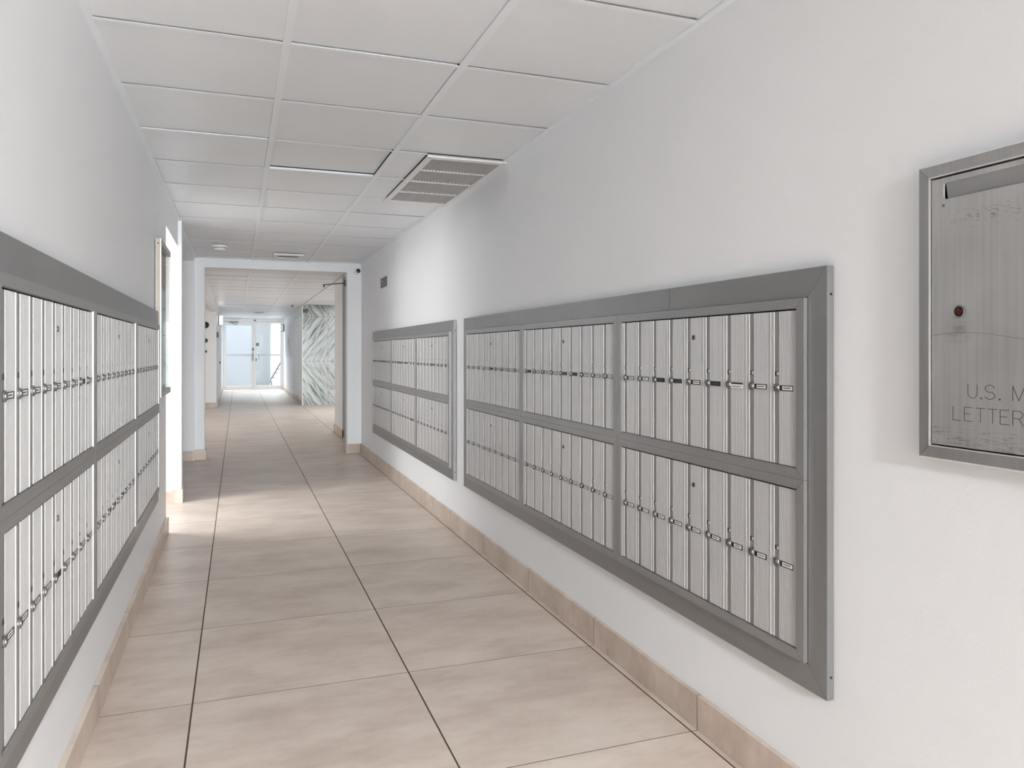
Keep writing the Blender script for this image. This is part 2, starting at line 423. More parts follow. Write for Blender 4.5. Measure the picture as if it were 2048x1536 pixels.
MB().box(-1.78, -.495, 9.632, 9.64, .790, .797).build('trim_1', TRIMW)['kind'] = 'structure'
bpy.data.objects['trim_1']['label'] = 'thin ledge line across the shaded recess wall'; bpy.data.objects['trim_1']['category'] = 'trim'
wall('wall_portal', [(-.478, -.368, 9.70, 9.88, 0, ZT), (1.302, 1.62, 9.70, 9.88, 0, ZT), (-.368, 1.302, 9.70, 9.88, 2.283, ZT)], 'white cross wall with a wide opening between two piers')
wall('wall_beam', [(-.56, -.46, 9.88, 18.7, 2.20, ZT)], 'white ceiling beam along the left lobby bay')
wall('wall_lobby_left', [(-3.34, -3.2, 9.88, 18.7, 0, ZT), (-3.34, -.46, 18.7, 18.86, 0, ZT), (-3.34, -1.95, 9.74, 9.88, 0, ZT)], 'white lobby wall facing the viewer beyond the left pier')
wall('wall_niche', [(1.72, 1.86, 9.88, 11.43, 0, ZT)], 'white wall at the back of the right-hand niche')
wall('wall_block', [(1.478, 3.7, 11.45, 12.50, 0, ZT)], 'white wall block between the niche and the lobby')
struct(MB().box(1.464, 1.56, 11.425, 11.45, .115, 2.385).build('trim_4', plain('grey_strip', rgb(205), .45)), 'grey strip at the far side of the right-hand niche', 'trim')  # plain grey strip along the edge of the niche's far face
wall('wall_lobby_right', [(3.56, 3.7, 12.5, 18.7, 0, ZT)], 'white wall closing the right lobby bay')
wall('wall_marble', [(1.462, 3.6, 18.70, 18.80, 0, 2.40)], 'book-matched grey veined marble wall beside the far corridor', MARBLE)
wall('wall_far_left', [(-.60, -.46, 18.86, 20.9, 0, ZT), (-.60, -.46, 21.8, 26.62, 0, ZT), (-.60, -.46, 20.9, 21.8, 2.1, ZT)], 'white left wall of the far corridor by the sconce')
wall('wall_far_right', [(1.46, 1.62, 18.80, 18.95, 0, ZT), (1.46, 1.62, 21.65, 26.62, 0, ZT), (1.46, 1.62, 18.95, 21.65, 2.2, ZT), (1.53, 1.62, 18.95, 21.65, 0, 2.2)], 'white right wall of the far corridor with the framed picture')
tr = MB()
for y0, y1 in ((18.95, 19.12), (19.45, 19.55), (19.9, 20.02), (20.55, 20.67), (21.1, 21.22), (21.5, 21.65)): tr.box(1.475, 1.53, y0, y1, .115, 2.2)
struct(tr.build('trim_2', TRIMW), 'white vertical trim boards in the shallow niche past the marble', 'trim')
struct(MB().box(1.447, 1.462, 18.685, 18.80, 0, 2.385).build('trim_3', TRIMW), 'white corner bead at the left edge of the marble wall', 'trim')
wall('wall_end', [(-.62, -.465, 26.62, 26.76, 0, ZT), (1.471, 1.63, 26.62, 26.76, 0, ZT), (-.465, 1.471, 26.62, 26.76, 2.345, ZT)], 'white wall around the glazed doors at the corridor end')

# baseboards: face tile with a mortar line behind its top edge
def baseboard(name, segs, label):
    mb = MB()
    for (x0, x1, y0, y1, h) in segs: mb.box(x0, x1, y0, y1, 0, h)
    return struct(mb.build(name, BASE, bevel=.0015), label, 'baseboard')
H = .115
baseboard('baseboard_right', [(XR-.017, XR, -9.0, 9.685, .118)], 'beige tile baseboard under the right mailbox banks')
baseboard('baseboard_left', [(XL, XL+.019, -9.0, 5.852, .112)], 'beige tile baseboard under the left mailbox bank')
baseboard('baseboard_partition', [(-2.5, -.520, 6.995, 7.01, .10), (-.520, -.437, 6.985, 7.0, H), (-.447, -.437, 7.0, 7.15, H)], 'pale tile baseboard wrapping the bright partition end')
baseboard('baseboard_recess', [(-1.8, -.470, 9.622, 9.64, H)], 'brown shaded tile baseboard in the left recess')
baseboard('baseboard_pier', [(-.470, -.350, 9.685, 9.70, H+.006), (-.368, -.350, 9.70, 9.90, H+.006)], 'dark brown tile baseboard on the left pier')
baseboard('baseboard_post', [(1.285, 1.461, 9.685, 9.70, H), (1.285, 1.302, 9.70, 9.90, H)], 'beige tile baseboard on the right pier')
baseboard('baseboard_block', [(1.463, 1.478, 11.43, 12.52, H), (1.463, 1.72, 11.43, 11.45, H)], 'tile baseboard around the white block past the niche')
baseboard('baseboard_lobby', [(-3.2, -.445, 18.68, 18.70, H)], 'grey tile baseboard of the far lobby wall')
baseboard('baseboard_far_left', [(-.46, -.442, 18.86, 20.86, H), (-.46, -.442, 21.84, 26.58, H)], 'tile baseboard on the left of the far corridor')
baseboard('baseboard_far_right', [(1.444, 1.46, 18.80, 18.95, H), (1.512, 1.53, 18.96, 21.64, H), (1.444, 1.46, 21.65, 26.58, H), (1.444, 1.46, 21.63, 21.65, H)], 'tile baseboard on the right of the far corridor')

# ------------------------------------------------------------------ mailbox units
PITCH = .1127
UW, UH = 1.08, .497
DZ0, DZ1 = .0308, .4638
def door_mesh():
    mb = MB()
    prof = [(.0007,-.019,1), (.0007,-.0295,1), (.0018,-.0316,1), (.0036,-.0317,1), (.0054,-.0303,0), (.0180,-.0302,0), (.0184,-.0290,2), (.0388,-.0290,2), (.0392,-.0306,0)]
    x = .0390; n = 12; w = (.1100 - .0390)/n
    for k in range(n):
        prof += [(x + w*.74, -.0306, 0), (x + w*.80, -.0297, 0), (x + w*.94, -.0297, 0), (x + w, -.0306, 0)]; x += w
    prof += [(.1112, -.0296, 0), (.1112, -.019, 0)]
    n = len(prof)
    vs = [(p[0], p[1], DZ0) for p in prof] + [(p[0], p[1], DZ1) for p in prof]
    for i in range(n-1):
        mb.f.append([i, i+1, n+i+1, n+i]); mb.m.append(prof[i+1][2] if prof[i+1][2] == 1 else prof[i][2])
    mb.f.append([n-1, 0, n, 2*n-1]); mb.m.append(0)
    mb.f.append(list(range(n))[::-1]); mb.m.append(0); mb.f.append(list(range(n, 2*n))); mb.m.append(0)
    mb.v = vs
    return mb.mesh('door', [ALU_DOOR, ALU_EDGE, ALU_BAND])
ZL = (DZ0 + DZ1)/2
def lock_mesh():
    mb = MB()
    mb.disc((.0285, 0, ZL), 'y', [(.0122, -.027), (.0122, -.0325), (.0112, -.0345), (.0092, -.0347), (.0086, -.0338), (.0078, -.0338), (.0072, -.0362), (.0058, -.0372), (0, -.0374)], 20,
            ms=[0, 0, 0, 1, 1, 0, 0, 0])
    mb.box(.0278, .0292, -.0379, -.0372, ZL-.0042, ZL+.0030, 1)
    mb.disc((.0285, 0, ZL+.0022), 'y', [(.0016, -.037), (.0016, -.0380), (0, -.0380)], 10, 1)
    me = mb.mesh('lock', [CHROME, LOCKDARK]); return me
def master_mesh():
    mb = MB()
    mb.disc((.060, 0, ZL+.150), 'y', [(.0088, -.030), (.0088, -.0318), (.0078, -.0328), (.0066, -.0328), (.0060, -.0312), (0, -.0312)], 20, ms=[0, 0, 0, 1, 1])
    mb.disc((.060, 0, ZL+.150), 'y', [(.0036, -.031), (.0036, -.0330), (0, -.0332)], 12, 0)
    mb.box(.0593, .0607, -.0338, -.033, ZL+.147, ZL+.153, 1)
    return mb.mesh('service_lock', [MIDGREY, LOCKDARK])
def card_mesh(kind, seed):
    """kind: 0 white card in a dark window, 1 empty dark window, 2 wide stuck-on white label"""
    r = random.Random(seed); mb = MB()
    x0, x1, z0, z1 = .0445, .0985, ZL-.0078, ZL+.0072
    mb.ring(x0, x1, z0, z1, .0016, .0016, .0013, .0013, -.0318, -.0300, 0, m=0)
    mb.box(x0+.001, x1-.001, -.0308, -.0300, z0+.001, z1-.001, 0)
    if kind == 0:
        a = x0 + .008 + r.random()*.004; b_ = x1 - .0025 - r.random()*.003
        mb.box(a, b_, -.0313, -.0308, z0+.0022, z1-.0022, 1)
        c = a + .004; e = b_ - .004 - r.random()*.008; k = c
        while k < e:
            w = .0009 + r.random()*.0012
            mb.box(k, min(k+w, e), -.0315, -.0313, ZL-.0016, ZL+.0012+r.random()*.0008, 2); k += w + .0006
    elif kind == 1:
        mb.box(x0+.012, x1-.012, -.0311, -.0308, ZL-.003, ZL+.002, 3)
    else:
        mb.box(x0-.001, x1+.002, -.0324, -.0308, z0-.002, z1-.005, 1)
        k = x0 + .006
        while k < x1 - .010:
            w = .001 + r.random()*.0012
            mb.box(k, k+w, -.0326, -.0324, ZL-.0058, ZL-.003, 2); k += w + .0006
    mb.disc((x0+.0040, 0, z0+.0045), 'y', [(.0016, -.0305), (.0016, -.0322), (0, -.0322)], 10, 0)
    return mb.mesh('name_card', [LOCKDARK, PAPER, INK, DARKGREY])
def tag_mesh(white):
    mb = MB(); z = ZL + .0395
    mb.box(.0205, .0375, -.0292, -.0270, z-.0066, z+.0066, 0)
    if white:
        mb.box(.0285, .0372, -.0296, -.0292, z-.0042, z+.0044, 1)
        mb.box(.0295, .0360, -.0297, -.0296, z-.0010, z+.0010, 2)
    return mb.mesh('number_plate', [LOCKDARK, PAPER, INK])
DOOR_ME, LOCK_ME, MASTER_ME = door_mesh(), lock_mesh(), master_mesh()
CARDS = [card_mesh(0, k) for k in range(5)] + [card_mesh(1, 9), card_mesh(2, 11)]
TAGS = [tag_mesh(False), tag_mesh(True)]
def unit_frame_mesh():
    mb = MB()
    mb.ring(-UW/2+.0005, UW/2-.0005, .0006, UH-.0006, .0300, .0300, .0270, .0270, -.0350, -.001, .0004, m=0)
    mb.ring(-UW/2+.0303, UW/2-.0303, .0273, UH-.0273, .0018, .0018, .0018, .0018, -.0320, -.012, .0002, m=0)
    mb.box(-UW/2+.02, UW/2-.02, -.0165, -.001, .02, UH-.02, 2)
    return mb.mesh('frame', [ALU_UNIT, ALU_EDGE, DARKGAP])
FRAME_ME = unit_frame_mesh()
DX0 = -UW/2 + .0328
def mailbox_unit(first_cards):
    t = thing('mailbox_unit', '', 'mailbox unit')
    link(FRAME_ME, 'frame', t)
    for k in range(9):
        d = link(DOOR_ME, 'door', t, (DX0 + k*PITCH, 0, 0))
        link(LOCK_ME, 'lock', d); link(CARDS[first_cards[k]], 'name_card', d); link(TAGS[0], 'number_plate', d)
        if k == 4: link(MASTER_ME, 'service_lock', d)
    return t
PATT = [[0,1,5,5,2,5,6,3,4], [0,1,2,3,1,4,2,0,3], [5,0,2,1,5,5,3,4,0], [1,2,0,4,3,1,0,2,4], [2,0,1,3,5,4,0,1,2], [0,3,1,2,4,0,1,5,3]]
GROUP = 'nine-door mailbox units set into the corridor walls'
proto = mailbox_unit(PATT[0])
used = [False]
def place_unit(x, yc, z, rz, sx, label, patt, white):
    if not used[0]: t = proto; used[0] = True
    else: t = copy_tree(proto)
    t.location = (x, yc, z); t.rotation_euler = (0, 0, rz); t.scale = (sx, 1, 1)
    t['label'] = label; t['category'] = 'mailbox unit'; t['group'] = GROUP
    doors = sorted([c for c in t.children if c.name.split('.')[0] == 'door'], key=lambda c: c.location.x)
    for k, d in enumerate(doors):
        for c in d.children:
            st = c.name.split('.')[0]
            if st == 'name_card': c.data = CARDS[patt[k]]
            if st == 'number_plate': c.data = TAGS[1 if white else 0]
    return t
def surround(name, label, x, y0, y1, z0, z1, iy0, iy1, iz0, iz1, rz, joints=(), screws=True):
    """y0..y1 along the wall; local x runs to the viewer's right"""
    c = (y0 + y1)/2; s = -1 if rz < 0 else 1       # world y = c + s * local x
    a, b = sorted(((y0-c)*s, (y1-c)*s)); ia, ib = sorted(((iy0-c)*s, (iy1-c)*s))
    t = thing(name, label, 'mailbox surround', (x, c, z0), rz, 'metal surrounds of the mailbox banks')
    mb = MB(); mb.ring(a, b, 0, z1-z0, ia-a, b-ib, iz0-z0, z1-iz1, -.0225, -.0005, .0005)
    for j in joints:
        jx = (j-c)*s; mb.box(jx-.0006, jx+.0006, -.0228, -.0224, iz1-z0+.002, z1-z0-.002, 1)
    mb.build('frame', [ALU_FRAME, DARKGREY], t)
    if screws:
        for zz in (.06, z1-z0-.075):
            q = MB(); q.disc((b, -.010, zz), 'x', [(.0035, -.001), (.0035, .0012), (0, .0016)], 12)
            q.build('screw', LOCKDARK, t)
    return t
RZ_R, RZ_L = -PI/2, PI/2
zr = [.434, .9305, 1.4275]
near = [1.660, 2.734, 3.833, 4.906]; far = [5.318, 6.400, 7.520, 8.635]; left = [1.728, 2.815, 3.900, 4.985]
surround('mailbox_surround', 'wide grey metal surround of the mailbox bank closest to the letter drop', XR, 1.588, 4.985, .362, 1.507, 1.658, 4.908, .432, 1.429, RZ_R, (2.36,))
surround('mailbox_surround', 'grey metal surround of the smaller-looking far bank on the right wall', XR, 5.246, 8.715, .355, 1.508, 5.316, 8.637, .432, 1.429, RZ_R, (6.7,))
surround('mailbox_surround', 'grey metal surround of the bank on the left wall', XL, 1.655, 5.062, .373, 1.525, 1.726, 4.987, .444, 1.441, RZ_L, (3.95,))
wn = {0: 'nearest the letter drop', 1: 'in the middle', 2: 'at the far end'}
for bank, bounds, x, rz, z_off, where in (('right', near, XR, RZ_R, 0, 'near right bank'), ('far', far, XR, RZ_R, 0, 'distant right bank'), ('left', left, XL, RZ_L, .012, 'left wall bank')):
    for r in (1, 0):
        for k in range(3):
            yc = (bounds[k] + bounds[k+1])/2; w = bounds[k+1] - bounds[k]
            row = 'upper' if r else 'lower'
            if bank == 'right': lb = f'{row} row nine-door aluminium unit {["beside the letter drop", "in the middle", "at the far end"][k]} of the near right bank'
            elif bank == 'far': lb = f'{row} row nine-door aluminium unit {["nearest the viewer", "in the middle", "furthest away"][k]} in the distant right bank'
            else: lb = f'{row} row nine-door aluminium unit {["nearest the viewer", "in the middle", "next to the notice case"][k]} on the left wall'
            p = PATT[0] if (bank == 'right' and k == 0 and r == 1) else PATT[3] if (bank == 'right' and k == 0) else PATT[(k*2 + r + len(bank)) % 6]
            place_unit(x, yc, zr[r] + z_off, rz, w/UW*.9995, lb, p, bank == 'right')

# ------------------------------------------------------------------ letter drop box (right wall)
LY, LZ, LW, LH = 1.08, 1.041, .44, .655
lt = thing('letter_box', 'stainless wall letter drop with mail slot and engraved lettering', 'letter box', (XR, LY, LZ), RZ_R)
mb = MB()
mb.ring(-LW/2, LW/2, 0, LH, .005, .005, .005, .005, -.022, -.0005, .0003, yi=-.030, m=1)
mb.ring(-LW/2+.005, LW/2-.005, .005, LH-.005, .026, .026, .025, .025, -.0305, -.001, .0004, yi=-.0325, m=0)
mb.ring(-LW/2+.031, LW/2-.031, .030, LH-.030, .0022, .0022, .0022, .0022, -.0325, -.001, .0003, m=1)
mb.build('frame', [brushed('letter_frame_steel', rgb(168), .36, .8, 70, 1.5, .3), ALU_EDGE], lt)
MB().box(-LW/2+.034, LW/2-.034, -.012, -.001, .033, LH-.033).build('cavity_back', DARKGAP, lt)
dx, dz0, dz1 = LW/2 - .0365, .0355, LH - .0365
sl = (-.153, .153, .571, .607)
pl = curve_plate([(-dx, dz0), (dx, dz0), (dx, dz1), (-dx, dz1)], [rrect(sl[0], sl[1], sl[2], sl[3], .007)], .004, 'door')
pl.materials.append(LETTER_DOOR)
dr = link(pl, 'door', lt, (0, -.0285, 0))
fl = MB()
fl.prism([(-.0285+.001, sl[3]+.004), (-.0285+.005, sl[3]+.004), (-.0285+.0125, sl[2]-.004), (-.0285+.0085, sl[2]-.004)], 'x', sl[0]+.003, sl[1]-.003)
fl.build('slot_flap', STEEL, lt, bevel=.001)
q = MB(); q.ring(sl[0]-.0012, sl[1]+.0012, sl[2]-.0012, sl[3]+.0012, .0008, .0008, .0008, .0008, -.0288, -.0275, 0)
lk = MB()
lk.disc((-.114, 0, .325), 'y', [(.0132, -.028), (.0132, -.0312), (.0122, -.0322), (.0108, -.0318), (.0102, -.0300), (.0080, -.0300), (.0072, -.0318), (0, -.0322)], 28, ms=[0, 0, 0, 2, 2, 1, 1])
lk.box(-.1185, -.1095, -.0327, -.0321, .3238, .3262, 2)
lk.build('lock', [CHROME, COPPER, LOCKDARK], lt)
sc = MB(); sc.disc((-.154, 0, .558), 'y', [(.0032, -.028), (.0032, -.0294), (.0016, -.0294), (.0014, -.0288), (0, -.0288)], 14); sc.build('screw', MIDGREY, lt)
# engraved single-stroke lettering
def arc(cx, cz, rx, rz_, a0, a1, n=10): return [(cx + rx*math.cos(math.radians(a0 + (a1-a0)*k/n)), cz + rz_*math.sin(math.radians(a0 + (a1-a0)*k/n))) for k in range(n+1)]
GL = {
 'L': [[(0,1),(0,0),(.62,0)]], 'E': [[(.66,1),(0,1),(0,0),(.70,0)], [(0,.53),(.5,.53)]], 'T': [[(0,1),(.72,1)], [(.36,1),(.36,0)]],
 'R': [[(0,0),(0,1),(.42,1)] + arc(.42,.74,.28,.26,90,-90) + [(0,.48)], [(.42,.48),(.74,0)]], 'B': [[(0,0),(0,1),(.4,1)] + arc(.4,.76,.24,.24,90,-90) + [(0,.52)], [(.4,.52)] + arc(.4,.26,.28,.26,90,-90) + [(0,0)]],
 'O': [arc(.36,.5,.36,.5,0,360,24)], 'X': [[(0,1),(.68,0)], [(.68,1),(0,0)]], 'U': [[(0,1),(0,.36)] + arc(.36,.36,.36,.36,180,360,14) + [(.72,1)]],
 'S': [arc(.37,.75,.35,.25,15,270,16) + arc(.37,.25,.37,.25,90,-165,16)], '.': [arc(.06,.03,.05,.05,0,360,10)],
 'M': [[(0,0),(0,1),(.42,0),(.84,1),(.84,0)]], 'A': [[(0,0),(.38,1),(.76,0)], [(.14,.36),(.62,.36)]], 'I': [[(0,0),(0,1)]]}
def strokes(mb, ch, x, z, h, w=.0010, y=-.0288):
    for pl_ in GL[ch]:
        for (a, b) in zip(pl_, pl_[1:]):
            A = Vector((x + a[0]*h, 0, z + a[1]*h)); B = Vector((x + b[0]*h, 0, z + b[1]*h)); d = (B - A)
            if d.length < 1e-6: continue
            d.normalize(); n = Vector((-d.z, 0, d.x))*w/2; A = A - d*w*.3; B = B + d*w*.3
            vs = [A+n, B+n, B-n, A-n]
            mb.add([(v.x, y, v.z) for v in vs] + [(v.x, y+.0006, v.z) for v in vs], [(0,1,2,3),(7,6,5,4),(0,4,5,1),(1,5,6,2),(2,6,7,3),(3,7,4,0)])
eng = MB()
for ch, y in zip('LETTER BOX', [1.2105 - .0268*k for k in range(10)]):
    if ch != ' ': strokes(eng, ch, LY - y, 1.1335 - LZ, .0290)
for ch, y in (('U',1.175), ('.',1.1465), ('S',1.1365), ('.',1.106), ('M',1.0765), ('A',1.048), ('I',1.0195), ('L',1.0085)): strokes(eng, ch, LY - y, 1.1825 - LZ, .0290)
eng.build('engraved_lettering', LOCKDARK, lt)

# ------------------------------------------------------------------ notice case (left wall)
CY0, CY1, CZ0, CZ1 = 5.075, 5.775, 1.000, 1.972
CREAM = plain('cream_case_paint', rgb(180, 174, 163), .45)
nc = thing('notice_case', 'slim cream-sided notice case at the end of the left wall', 'notice case', (XL, (CY0+CY1)/2, CZ0), RZ_L)
cw, ch_ = CY1 - CY0, CZ1 - CZ0
mb = MB(); mb.ring(-cw/2, cw/2, 0, ch_, .03, .03, .035, .035, -.037, -.006, .0004); mb.build('frame', [brushed('case_frame_aluminium', rgb(178, 178, 174), .4, .6)], nc)
mb = MB(); mb.ring(-cw/2+.001, cw/2-.001, .001, ch_-.001, .012, .012, .012, .012, -.031, -.0075, 0, m=0); mb.build('side_panel', CREAM, nc, loc=(-.0022, 0, 0))
MB().box(-cw/2+.012, cw/2-.012, -.0075, -.0005, .012, ch_-.012).build('backing', DARKGREY, nc)
q = MB(); q.disc((-cw/2-.001, -.020, ch_-.03), 'x', [(.0045, .001), (.0045, -.0022), (0, -.0024)], 12); q.build('screw', LOCKDARK, nc)
MB().box(-cw/2+.031, cw/2-.031, -.0335, -.0322, .036, ch_-.036).build('glass', glass_mat('case_glass', (.97,.98,.98,1), .10), nc)
TAN = plain('tan_backing_paper', rgb(178, 146, 124), .8)
def flat(name, label, cat, m, y0, y1, z0, z1, marks=None, depth=.0012, off=.0078):
    t = thing(name, label, cat, (XL + off, (y0+y1)/2, z0), RZ_L, 'papers pinned in the notice case')
    w = (y1-y0)/2
    MB().box(-w, w, -depth, 0, 0, z1-z0).build('sheet', m, t)
    if marks:
        mk = MB()
        for (a, b, c, d) in marks: mk.box(-w + a*2*w, -w + b*2*w, -depth-.0006, -depth, c*(z1-z0), d*(z1-z0))
        mk.build('printed_marks', INK, t)
    return t
flat('paper_sheet', 'tan paper at the top inside the notice case', 'notice', TAN, CY0+.045, CY1-.045, 1.72, 1.925)
BLUEP = plain('pale_blue_poster_paper', rgb(200, 210, 220), .6)
flat('poster', 'pale blue poster filling the lower notice case', 'notice', BLUEP, CY0+.05, CY0+.40, 1.05, 1.71,
     [(.1, .9, .93, .94), (.1, .8, .88, .89), (.1, .9, .83, .835), (.3, .75, .62, .78), (.2, .55, .45, .62)])
flat('paper_sheet', 'narrow pale sheet beside the blue poster in the notice case', 'notice', plain('grey_sheet', rgb(206, 211, 216), .6), CY0+.42, CY1-.05, 1.06, 1.69,
     [(.2, .24, .30, .95), (.2, .9, .52, .53), (.2, .9, .80, .81), (.55, .60, .2, .5)])

# ------------------------------------------------------------------ small things in the mail corridor
# engraved wall sign high on the right wall
t = thing('wall_sign', 'small dark grey sign plate high on right wall above the distant bank', 'sign', (XR, 8.108, 1.974), RZ_R)
MB().box(-.168, .168, -.008, -.0005, 0, .103).build('plate', plain('sign_grey', rgb(84), .45), t, bevel=.002)
mk = MB()
mk.box(-.135, -.02, -.0088, -.008, .052, .078); mk.box(.03, .14, -.0088, -.008, .064, .071)
for z in (.018, .032):
    x = -.135
    while x < .13:
        w = random.uniform(.012, .034); mk.box(x, x+w, -.0088, -.008, z, z+.006); x += w + .008
mk.build('faded_marks', plain('sign_pale', rgb(150), .5), t)

# security camera in the corner
t = thing('security_camera', 'small white bullet security camera with dark lens below ceiling corner', 'camera', (1.425, 9.70, 2.30))
MB().disc((0, 0, .01), 'y', [(.036, -.0005), (.036, -.012), (.028, -.018), (0, -.018)], 24).build('base', TRIMW, t, smooth=True)
MB().tube([(0, -.015, .01), (-.004, -.05, .006), (-.008, -.08, 0)], .011).build('arm', TRIMW, t, smooth=True)
c = MB(); c.disc((-.008, -.07, -.01), 'y', [(0, 0), (.034, 0), (.040, -.006), (.040, -.088), (.037, -.094), (.028, -.094)], 28); cb_ = c.build('housing', TRIMW, t, smooth=True)
c = MB(); c.disc((-.008, -.07, -.01), 'y', [(.028, -.0935), (.027, -.088), (.016, -.086), (.013, -.091), (0, -.093)], 24, ms=[0, 0, 1, 1]); c.build('lens', [BLACK, plain('lens_glass', rgb(12, 14, 18), .08)], t, smooth=True)
MB().prism([(-.012, 0), (.018, 0), (.018, .06), (.010, .075)], 'x', -.003, .003).build('bracket', TRIMW, t, loc=(.045, -.012, .02))

# smoke detector on the ceiling
t = thing('smoke_detector', 'round white smoke detector on the ceiling', 'smoke detector', (-.175, 8.48, ZC))
MB().disc((0,0,0), 'z', [(0, -.0003), (.078, -.0003), (.078, -.014), (.070, -.020), (.064, -.020)], 32).build('base', TRIMW, t, smooth=True)
MB().disc((0,0,0), 'z', [(.064, -.020), (.062, -.034), (.050, -.050), (0, -.054)], 32).build('housing', TRIMW, t, smooth=True)
vs = MB()
for k in range(16):
    a = 2*PI*k/16; ca, sa = math.cos(a), math.sin(a); r = .0632
    vs.add([(ca*r - sa*w_, sa*r + ca*w_, z_) for w_, z_ in ((-.008,-.023),(.008,-.023),(.008,-.031),(-.008,-.031))] , [(0,1,2,3)])
vs.build('vents', DARKGREY, t)
MB().disc((.03, -.032, -.051), 'z', [(.004, .004), (.004, -.002), (0, -.003)], 10).build('indicator', DARKGREY, t)

# return air grille
GX0, GX1, GY0, GY1 = 1.006, 1.476, 4.158, 5.545
t = thing('return_air_grille', 'large white louvred return air grille in the ceiling beside the right wall', 'air grille', (GX0, GY0, ZC))
gw, gh = GX1-GX0, GY1-GY0
LOUVRE = plain('grey_grille_louvre', rgb(186), .45)
fr = MB()
lx0, lx1 = .033, gw-.026; bars = [.046, .342, .652, .990, 1.318]
for b in ((0, lx0, 0, gh), (lx1, gw, 0, gh), (lx0, lx1, 0, bars[0]), (lx0, lx1, bars[4], gh)): fr.box(b[0], b[1], b[2], b[3], -.016, -.004)
for b in bars[1:4]: fr.box(lx0, lx1, b-.008, b+.008, -.014, -.004)
fr.build('frame', GRILLE, t, bevel=.0015)
MB().box(.012, gw-.012, .012, gh-.012, .018, .02).build('backing', plain('grille_throat', rgb(70), .8), t)
for k in range(4):
    lv = MB(); y0 = bars[k] + (.009 if k else 0); y1 = bars[k+1] - .009; n = 20; w = (lx1-lx0)/n
    for i in range(n):
        x = lx0 + i*w
        lv.prism([(x-.002, .004), (x+.001, .006), (x+w-.0025, -.0108), (x+w-.006, -.0125)], 'y', y0, y1)
    lv.build('louvre_panel', LOUVRE, t)
for (x, y) in ((.016, .018), (gw-.014, .018), (.016, .70), (gw-.014, .70)):
    q = MB(); q.disc((x, y, 0), 'z', [(.004, -.0155), (.004, -.0172), (0, -.0176)], 10); q.build('screw', MIDGREY, t)

# slot diffusers
def diffuser(x0, x1, y0, y1, label):
    t = thing('slot_diffuser', label, 'air vent', ((x0+x1)/2, y0, ZC), 0, 'white slot air diffusers')
    w, d = (x1-x0)/2, y1-y0
    fr = MB(); s = .25*d
    for b in ((-w, w, 0, s), (-w, w, d-s, d), (-w, -w+.05, s, d-s), (w-.05, w, s, d-s)): fr.box(b[0], b[1], b[2], b[3], -.018, -.001)
    fr.build('frame', GRILLE, t, bevel=.002)
    MB().box(-w+.04, w-.04, s*.8, d-s*.8, -.006, -.002).build('slot', plain('slot_dark', rgb(60), .6), t)
    return t
diffuser(.385, .715, 8.92, 9.30, 'white slot diffuser with a dark opening in the near ceiling')
diffuser(.45, .705, 22.55, 22.9, 'tiny slot diffuser far down the corridor near the glazed doors')
t = tag(MB().disc((1.235, 18.9, ZC), 'z', [(0, .006), (.03, .006), (.03, -.006), (.012, -.012), (.010, -.035), (.02, -.038), (.02, -.042), (0, -.042)], 16).build('hanging_sprinkler', CHROME), 'tiny ceiling sprinkler head near the marble wall', 'sprinkler')

# door-closer arm on the right pier
t = thing('door_closer_arm', 'thin dark metal door closer arm sticking out from the right pier', 'door closer', (1.302, 9.86, 2.15))
MB().box(-.022, -.001, -.02, .02, -.03, .05).build('mounting_plate', DARKGREY, t)
MB().tube([(-.01, 0, .012), (-.13, .05, .0), (-.262, .10, -.012)], .006).build('rod', DARKGREY, t)
MB().tube([(-.262, .10, -.006), (-.262, .10, -.040)], .010).build('end_pivot', DARKGREY, t)

# round dark wall discs on the far lobby wall
for (z, r, lb) in ((1.892, .075, 'largest and highest black disc half hidden by the left pier'), (1.537, .048, 'middle black disc on the far lobby wall'), (1.285, .03, 'lowest and smallest black disc on the far lobby wall')):
    tag(MB().disc((-.69, 18.70, z), 'y', [(r, -.0005), (r, -.02), (r*.8, -.028), (0, -.028)], 24).build('wall_disc', BLACK, smooth=True), lb, 'wall disc', 'black discs on the far lobby wall')

# outlet on marble
t = thing('outlet_plate', 'small white outlet plate low on the marble wall', 'outlet', (2.176, 18.70, .24), 0)
MB().box(-.035, .035, -.006, -.0005, 0, .115).build('plate', TRIMW, t, bevel=.002)
for z in (.032, .083): MB().box(-.015, .015, -.0075, -.006, z-.014, z+.014).build('socket', plain('socket_grey', rgb(150), .5), t)
# number on marble
t = thing('number_sign', 'bronze number 10 fixed at the top left of the marble wall', 'sign', (1.475, 18.70, 2.215))
BRONZE = plain('bronze_numeral', rgb(78, 54, 26), .4, .4)
MB().box(0, .028, -.012, -.0005, 0, .085).build('digit', BRONZE, t)
z0 = MB(); z0.ring(.045, .105, 0, .085, .02, .02, .018, .018, -.012, -.0005, 0); z0.build('digit', BRONZE, t)

